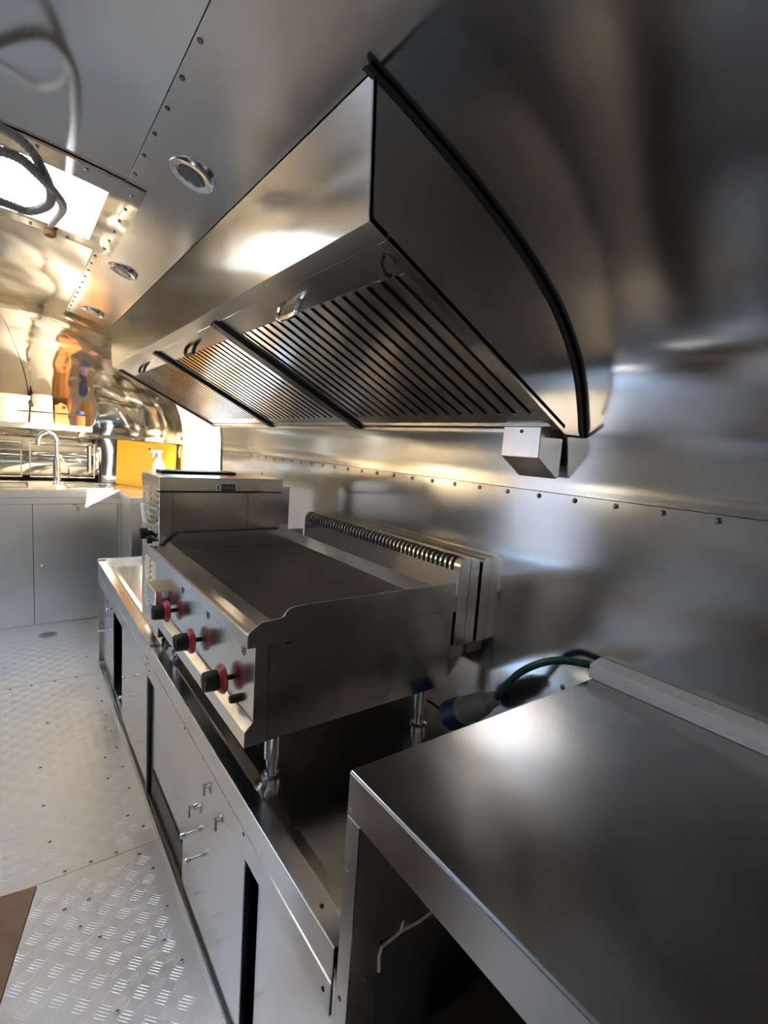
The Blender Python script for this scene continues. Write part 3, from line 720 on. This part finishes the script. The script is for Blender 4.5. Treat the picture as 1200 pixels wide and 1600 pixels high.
# ------------------------------------------------------------------ sink at the far end
SY = 3.98
sk = thing('sink_cabinet', (0.0, 4.2, 0.0), 'brushed steel sink cabinet with flat doors across the far end', 'cabinet')
MB().box(-0.75, 0.80, SY+0.008, 4.35, 0.0, 0.83).build('body', 'dark_box', sk)
MB().box(0.606, 0.614, 3.57, SY, 0.012, 0.828).build('side_panel', 'sink_steel', sk, bevel=0.0012)
MB().box(0.606, 0.96, 3.562, 3.57, 0.012, 0.828).build('door', 'sink_steel', sk, bevel=0.0012)
for x0, x1 in ((-0.72, 0.087), (0.091, 0.584), (0.588, 0.606)):
    o = MB().box(x0, x1, SY, SY+0.008, 0.012, 0.828).build('door', 'sink_steel', sk, bevel=0.0012)
    if x0 == 0.091:
        MB().box(0.337, 0.352, SY-0.010, SY, 0.782, 0.812).box(0.315, 0.337, SY-0.006, SY, 0.818, 0.827).build('catch', 'screw_metal', o)
        MB().lathe([(0.004, 0), (0.004, 0.012), (0.010, 0.014), (0.009, 0.022), (0.001, 0.024)], (0.136, SY, 0.417), (0, -1, 0), 14).build('knob', 'chrome', o, smooth=True)
MB().box(-0.74, 0.80, SY-0.004, SY+0.012, 0.0, 0.012).build('plinth', 'steel', sk)
def deckpoly(yf, inset=0.02):
    pts = [(-0.80, yf), (0.86, yf)]
    arcp = [capx(1.1, 0.9, math.pi*k/48) for k in range(49)]
    out = [(x, y) for x, y, z in arcp if y > (3.56 if x > 0 else yf + 0.02)]
    return [(0.60, yf), (0.60, 3.55), (0.972, 3.55)] + [(XC + (x-XC)*(1-inset), y-inset) for x, y in out] + [(-0.90, yf)]
st = thing('sink_worktop', (0.0, 4.2, 0.83), 'polished steel sink top with folded front rim across the far end', 'sink')
MB().prism(deckpoly(SY-0.012), 'z', 0.918, 0.925).build('deck', 'sink_steel', st, bevel=0.001)
MB().prism([(0.596, 3.545), (0.974, 3.545), (0.974, 3.555), (0.606, 3.555), (0.606, SY-0.004), (-0.80, SY-0.004), (-0.80, SY-0.014), (0.596, SY-0.014)], 'z', 0.874, 0.925).build('front_rim', 'sink_steel', st, bevel=0.003)
MB().prism([(0.600, 3.55), (0.974, 3.55), (0.974, 3.56), (0.610, 3.56), (0.610, SY+0.004), (-0.80, SY+0.004), (-0.80, SY-0.008), (0.600, SY-0.008)], 'z', 0.830, 0.873).build('apron', 'sink_steel', st, bevel=0.002)
# bowls: raised rims with sunk bowls standing in the deck
for (x0, x1) in ((-0.50, 0.06), (0.30, 0.56)):
    mb = MB()
    y0, y1 = 4.10, 4.40
    mb.box(x0-0.014, x1+0.014, y0-0.014, y0, 0.925, 0.931).box(x0-0.014, x1+0.014, y1, y1+0.014, 0.925, 0.931).box(x0-0.014, x0, y0, y1, 0.925, 0.931).box(x1, x1+0.014, y0, y1, 0.925, 0.931)
    bw = mb.build('bowl_rim', 'chrome', st, bevel=0.002)
    MB().box(x0, x1, y0, y1, 0.9252, 0.9262).build('bowl', 'panel_steel', bw)
bk = thing('splashback', (0.0, 4.53, 0.93), 'riveted steel splashback panel with a tall bar on the end wall', 'splashback')
def endy(x, off=0.012):
    lo, hi = 0.0, math.pi
    for _ in range(40):
        m_ = (lo+hi)/2
        if capx(1.1, 0.9, m_)[0] > x: lo = m_
        else: hi = m_
    return capx(1.1, 0.9, lo)[1] - off
xs = [-0.72 + 1.27*i/30 for i in range(31)]
MB().grid([[(x, endy(x, 0.010), z) for x in xs] for z in (0.927, 1.26)]).build('sheet', 'end_alu', bk, smooth=True, solid=0.004)
mb = MB()
for x0, x1 in ((-0.5, 0.035), (0.09, 0.50)):
    n = 12
    for i in range(n):
        a, b_ = x0+(x1-x0)*i/n, x0+(x1-x0)*(i+1)/n
        for z0, z1 in ((1.205, 1.222), (0.955, 0.965)):
            mb.obox((a, endy(a, 0.018), z0), (Vector((b_, endy(b_, 0.018), z0))-Vector((a, endy(a, 0.018), z0))).normalized(), (0, 1, 0), (0, 0, 1), (b_-a)*1.05, 0.006, z1-z0)
    for x in (x0, x1): mb.box(x, x+0.008, endy(x, 0.020), endy(x, 0.012), 0.955, 1.222)
mb.build('panel_frame', 'panel_steel', bk)
MB().lathe([(0.016, 0), (0.016, 0.18), (0.020, 0.184), (0.020, 0.20), (0.008, 0.206)], (0.462, 4.46, 1.01), (0, 0, 1), 16).build('bar', 'dark_metal', bk, smooth=True)
MB().tube([(0.462, 4.46, 1.02), (0.462, 4.53, 1.02)], 0.007, 8).tube([(0.462, 4.46, 1.19), (0.462, 4.53, 1.19)], 0.007, 8).build('bar_bracket', 'chrome', bk, smooth=True)
r0 = MB().lathe([(0.007, 0), (0.006, 0.003), (0.001, 0.004)], (0.53, endy(0.53, 0.014), 1.19), (0, -1, 0), 10).build('rivet', 'screw_metal', bk)
copies(r0, [(0, 0, -0.09), (0, 0, -0.18)], bk)
fa = thing('faucet', (0.245, 4.33, 0.925), 'tall chrome swan neck mixer tap on the sink', 'tap')
MB().lathe([(0.030, 0), (0.030, 0.006), (0.025, 0.010), (0.025, 0.185), (0.019, 0.190), (0.019, 0.20)], (0.245, 4.33, 0.925), (0, 0, 1), 22).build('body', 'chrome', fa, smooth=True)
MB().tube([(0.245, 4.33, 1.11), (0.245, 4.33, 1.235)] + [(0.245-0.055+0.055*math.cos(R(a)), 4.33-0.02*(1-math.cos(R(a)))/2, 1.235+0.062*math.sin(R(a))) for a in range(15, 181, 15)] + [(0.135, 4.31, 1.205)], 0.0145, 14).build('spout', 'chrome', fa, smooth=True)
MB().tube([(0.265, 4.325, 1.00), (0.325, 4.32, 1.00)], 0.011, 10).tube([(0.318, 4.32, 0.975), (0.318, 4.32, 1.045)], 0.006, 10).build('lever', 'chrome', fa, smooth=True)
MB().box(0.236, 0.254, 4.302, 4.306, 0.985, 1.02).build('sensor', 'black_plastic', fa)
# wall shelf and what stands on it
wsz = 1.352
sf = thing('wall_shelf', (0.0, 4.46, wsz), 'steel wall shelf with guard rail above the sink', 'shelf')
def shelfpoly(yf, x1):
    pts = [(-0.75, yf), (x1, yf)]
    n = 20
    return pts + [(x1 - (x1+0.75)*i/n, min(endy(x1 - (x1+0.75)*i/n, 0.012), 4.585)) for i in range(n+1)]
MB().prism(shelfpoly(4.34, 0.47), 'z', wsz-0.003, wsz).build('board', 'sink_steel', sf)
MB().box(-0.75, 0.47, 4.338, 4.342, wsz-0.035, wsz+0.004).build('front_lip', 'sink_steel', sf, bevel=0.001)
MB().tube([(-0.75, 4.345, wsz+0.082), (0.455, 4.345, wsz+0.082)], 0.006, 10).build('guard_rail', 'chrome', sf, smooth=True)
for x in (-0.60, -0.02, 0.45):
    MB().box(x-0.004, x+0.004, 4.341, 4.349, wsz, wsz+0.080).build('rail_post', 'chrome', sf)
for x in (-0.4, 0.40):
    MB().prism([(4.36, wsz-0.004), (4.585, wsz-0.004), (4.585, wsz-0.09)], 'x', x, x+0.003).build('bracket', 'steel', sf)
tu = thing('tub', (-0.05, 4.45, wsz), 'wide white plastic tub at the end of the wall shelf', 'tub')
MB().lathe([(0.105, 0), (0.118, 0.155), (0.124, 0.157), (0.124, 0.180), (0.120, 0.184), (0.001, 0.184)], (-0.025, 4.44, wsz), (0, 0, 1), 32).build('body', 'white_plastic', tu, smooth=True)
MB().lathe([(0.126, 0.182), (0.126, 0.190), (0.001, 0.192)], (-0.025, 4.44, wsz), (0, 0, 1), 32).build('lid', 'white_plastic', tu, smooth=True)
bu = thing('bucket', (0.165, 4.45, wsz), 'tapered white plastic bucket turned upside down on the wall shelf', 'bucket')
MB().lathe([(0.078, 0), (0.078, 0.012), (0.074, 0.014), (0.062, 0.205), (0.056, 0.210), (0.001, 0.210)], (0.168, 4.46, wsz), (0, 0, 1), 28).build('body', 'white_plastic', bu, smooth=True)
MB().tube(catmull([(0.103, 4.42, wsz+0.12), (0.09, 4.40, wsz+0.14), (0.10, 4.385, wsz+0.16), (0.11, 4.40, wsz+0.12)], 4), 0.005, 8).build('handle', 'dark_metal', bu, smooth=True)
pb = thing('carton', (0.29, 4.46, wsz), 'crumpled brown card carton beside the white bucket', 'carton')
MB().prism([(0.242, wsz), (0.243, wsz+0.145), (0.262, wsz+0.150), (0.277, wsz+0.165), (0.312, wsz+0.150), (0.330, wsz+0.095), (0.320, wsz+0.085), (0.335, wsz)], 'y', 4.41, 4.50).build('body', 'brown_card', pb, bevel=0.004)
MB().lathe([(0.012, 0), (0.012, 0.001)], (0.298, 4.41, wsz+0.130), (0, -1, 0), 16).build('printed_dot', 'dark_box', pb)
jr = thing('jar', (0.41, 4.46, wsz), 'small jar with blue lid at the sunlit end of the shelf', 'jar')
MB().lathe([(0.030, 0), (0.032, 0.08), (0.026, 0.088), (0.026, 0.095)], (0.405, 4.45, wsz), (0, 0, 1), 20).build('body', 'brown_card', jr, smooth=True)
MB().lathe([(0.028, 0.090), (0.028, 0.115), (0.001, 0.117)], (0.405, 4.45, wsz), (0, 0, 1), 20).build('lid', 'blue_plastic', jr, smooth=True)

cbv = thing('cutting_board', (0.80, 4.32, 0.925), 'bright yellow plastic cutting board leaning in the corner beside the sink', 'cutting board')
p0, p1 = Vector((0.652, 4.455, 0.926)), Vector((0.945, 3.875, 0.926))
du = (p1-p0).normalized(); up = (Vector((0.035, 0.025, 1.0))).normalized(); nn = du.cross(up).normalized()
W_, H_ = (p1-p0).length, 0.345
mb = MB()
rr = 0.014; outl = []
for cx_, cz_, a0 in ((W_-rr, rr, -90), (W_-rr, H_-rr, 0), (rr, H_-rr, 90), (rr, rr, 180)):
    outl += [(cx_+rr*math.cos(R(a0+15*k)), cz_+rr*math.sin(R(a0+15*k))) for k in range(7)]
A1 = [mb.bm.verts.new(p0 + du*u + up*v) for u, v in outl]; B1 = [mb.bm.verts.new(p0 + du*u + up*v + nn*0.012) for u, v in outl]
mb.bm.faces.new(A1); mb.bm.faces.new(B1[::-1])
for i in range(len(outl)): mb.bm.faces.new((A1[i], B1[i], B1[(i+1) % len(outl)], A1[(i+1) % len(outl)]))
mb.build('slab', 'yellow_board', cbv)
hc = p0 + du*(W_*0.58) + up*(H_-0.05)
for s_ in (-1, 1):
    pass
MB().lathe([(0.009, -0.001), (0.009, 0.0135)], hc, nn, 16).build('hanging_hole', 'dark_box', cbv)
sb = thing('spray_bottle', (0.838, 3.90, 0.925), 'white spray bottle with blue trigger in front of the yellow board', 'bottle')
MB().lathe([(0.040, 0), (0.043, 0.006), (0.043, 0.185), (0.038, 0.205), (0.020, 0.235), (0.015, 0.242), (0.015, 0.250)], (0.838, 3.90, 0.925), (0, 0, 1), 24).build('body', 'white_plastic', sb, smooth=True)
MB().lathe([(0.017, 0.248), (0.017, 0.266), (0.012, 0.270), (0.012, 0.280)], (0.838, 3.90, 0.925), (0, 0, 1), 18).build('collar', 'blue_plastic', sb, smooth=True)
MB().obox((0.788, 3.910, 0.925+0.276), Vector((0.065, -0.022, 0.0)).normalized(), Vector((0.022, 0.065, 0)).normalized(), (0, 0, 1), 0.075, 0.018, 0.022).tube([(0.808, 3.906, 1.20), (0.795, 3.910, 1.165)], 0.005, 8).build('trigger', 'blue_plastic', sb, bevel=0.002)
sw = thing('wall_socket', (0.97, 3.87, 1.2), 'small white switch plate on the wall beside the doorway', 'switch')
MB().box(0.972, 0.990, 3.845, 3.925, 1.175, 1.260).build('plate', 'white_plastic', sw, bevel=0.003)
MB().box(0.968, 0.972, 3.868, 3.902, 1.20, 1.235).build('rocker', 'trunking_plastic', sw, bevel=0.001)

# ------------------------------------------------------------------ ceiling fittings
for k, y in enumerate((1.165, 1.998, 2.787)):
    x = 0.308; z = zat(x); n_ = Vector((-0.36, 0, -0.93)).normalized()
    lt = thing('downlight', (x, y, z), ('round recessed downlight in the ceiling nearest the skylight front', 'round recessed downlight in the ceiling above the middle of the hood', 'round recessed downlight in the ceiling at the far end of the hood')[k], 'downlight', 'ceiling downlights')
    MB().lathe([(0.046, -0.004), (0.047, 0.004), (0.044, 0.008), (0.030, 0.006), (0.026, -0.004)], Vector((x, y, z)), n_, 36).build('ring', 'steel', lt, smooth=True)
    MB().lathe([(0.027, 0.004), (0.024, 0.0062), (0.001, 0.0065)], Vector((x, y, z)), n_, 28).build('lens', 'lens_dark', lt, smooth=True)
ho = thing('conduit', (0.05, 1.5, 1.85), 'grey corrugated cable conduit looping below the skylight', 'conduit')
hp = catmull([(0.096, 1.868, 1.925), (0.100, 1.70, 1.895), (0.100, 1.46, 1.845), (0.083, 1.302, 1.81), (0.045, 1.19, 1.80), (0.009, 1.14, 1.80), (-0.05, 1.16, 1.80), (-0.11, 1.24, 1.80), (-0.10, 1.33, 1.80),
              (-0.05, 1.37, 1.80), (0.007, 1.393, 1.80), (0.034, 1.398, 1.80), (0.063, 1.338, 1.80), (0.068, 1.269, 1.80), (0.054, 1.205, 1.812), (0.02, 1.17, 1.84), (-0.06, 1.25, 1.89), (-0.09, 1.33, 1.915)], 14)
MB().tube(hp, 0.0085, 10, radii=[0.0088 if i % 2 else 0.0074 for i in range(len(hp))]).build('hose', 'conduit_grey', ho)
MB().lathe([(0.018, 0), (0.016, 0.012), (0.011, 0.016)], (0.096, 1.872, zat(0.096)-0.012), (0, -0.3, -1), 16).build('gland', 'brown_card', ho, smooth=True)
dn = thing('floor_drain', (0.154, 3.77, 0.0), 'small round drain cap in the floor before the sink cabinet', 'drain')
MB().lathe([(0.052, 0), (0.052, 0.003), (0.044, 0.005), (0.001, 0.005)], (0.154, 3.77, 0.0), (0, 0, 1), 28).build('cap', 'plug_grey', dn, smooth=True)
for q in range(4): MB().box(0.124, 0.184, 3.747+q*0.014, 3.751+q*0.014, 0.0045, 0.0058).build('slot', 'dark_box', dn)

# cardboard box on the floor at the left
kb_ = thing('cardboard_box', (-0.31, 1.17, 0.0), 'open brown cardboard box standing on the tread plate floor', 'cardboard box')
kb_.rotation_euler = (0, 0, R(-14))
bx0, bx1, by0, by1, bh = -0.51, -0.145, 0.93, 1.30, 0.29
mb = MB()
mb.box(bx1-0.005, bx1, by0, by1, 0.003, bh); mb.box(bx0, bx0+0.005, by0, by1, 0.003, bh); mb.box(bx0, bx1, by0, by0+0.005, 0.003, bh); mb.box(bx0, bx1, by1-0.005, by1, 0.003, bh); mb.box(bx0, bx1, by0, by1, 0.002, 0.007)
mb.build('body', 'cardboard', kb_)
MB().prism([(bx1, bh), (bx1-0.004, bh+0.003), (bx1+0.135, bh+0.016), (bx1+0.136, bh+0.011)], 'y', by0, by1-0.035).build('flap', 'cardboard', kb_)
MB().prism([(by1, bh), (by1-0.004, bh+0.003), (by1+0.06, bh+0.10), (by1+0.064, bh+0.097)], 'x', bx0+0.005, bx1+0.02).build('flap', 'cardboard', kb_)
MB().prism([(bx0, bh), (bx0+0.004, bh+0.003), (bx0-0.11, bh+0.06), (bx0-0.114, bh+0.056)], 'y', by0, by1).build('flap', 'cardboard', kb_)
kb_.location = (-0.292, 1.241, 0.0)
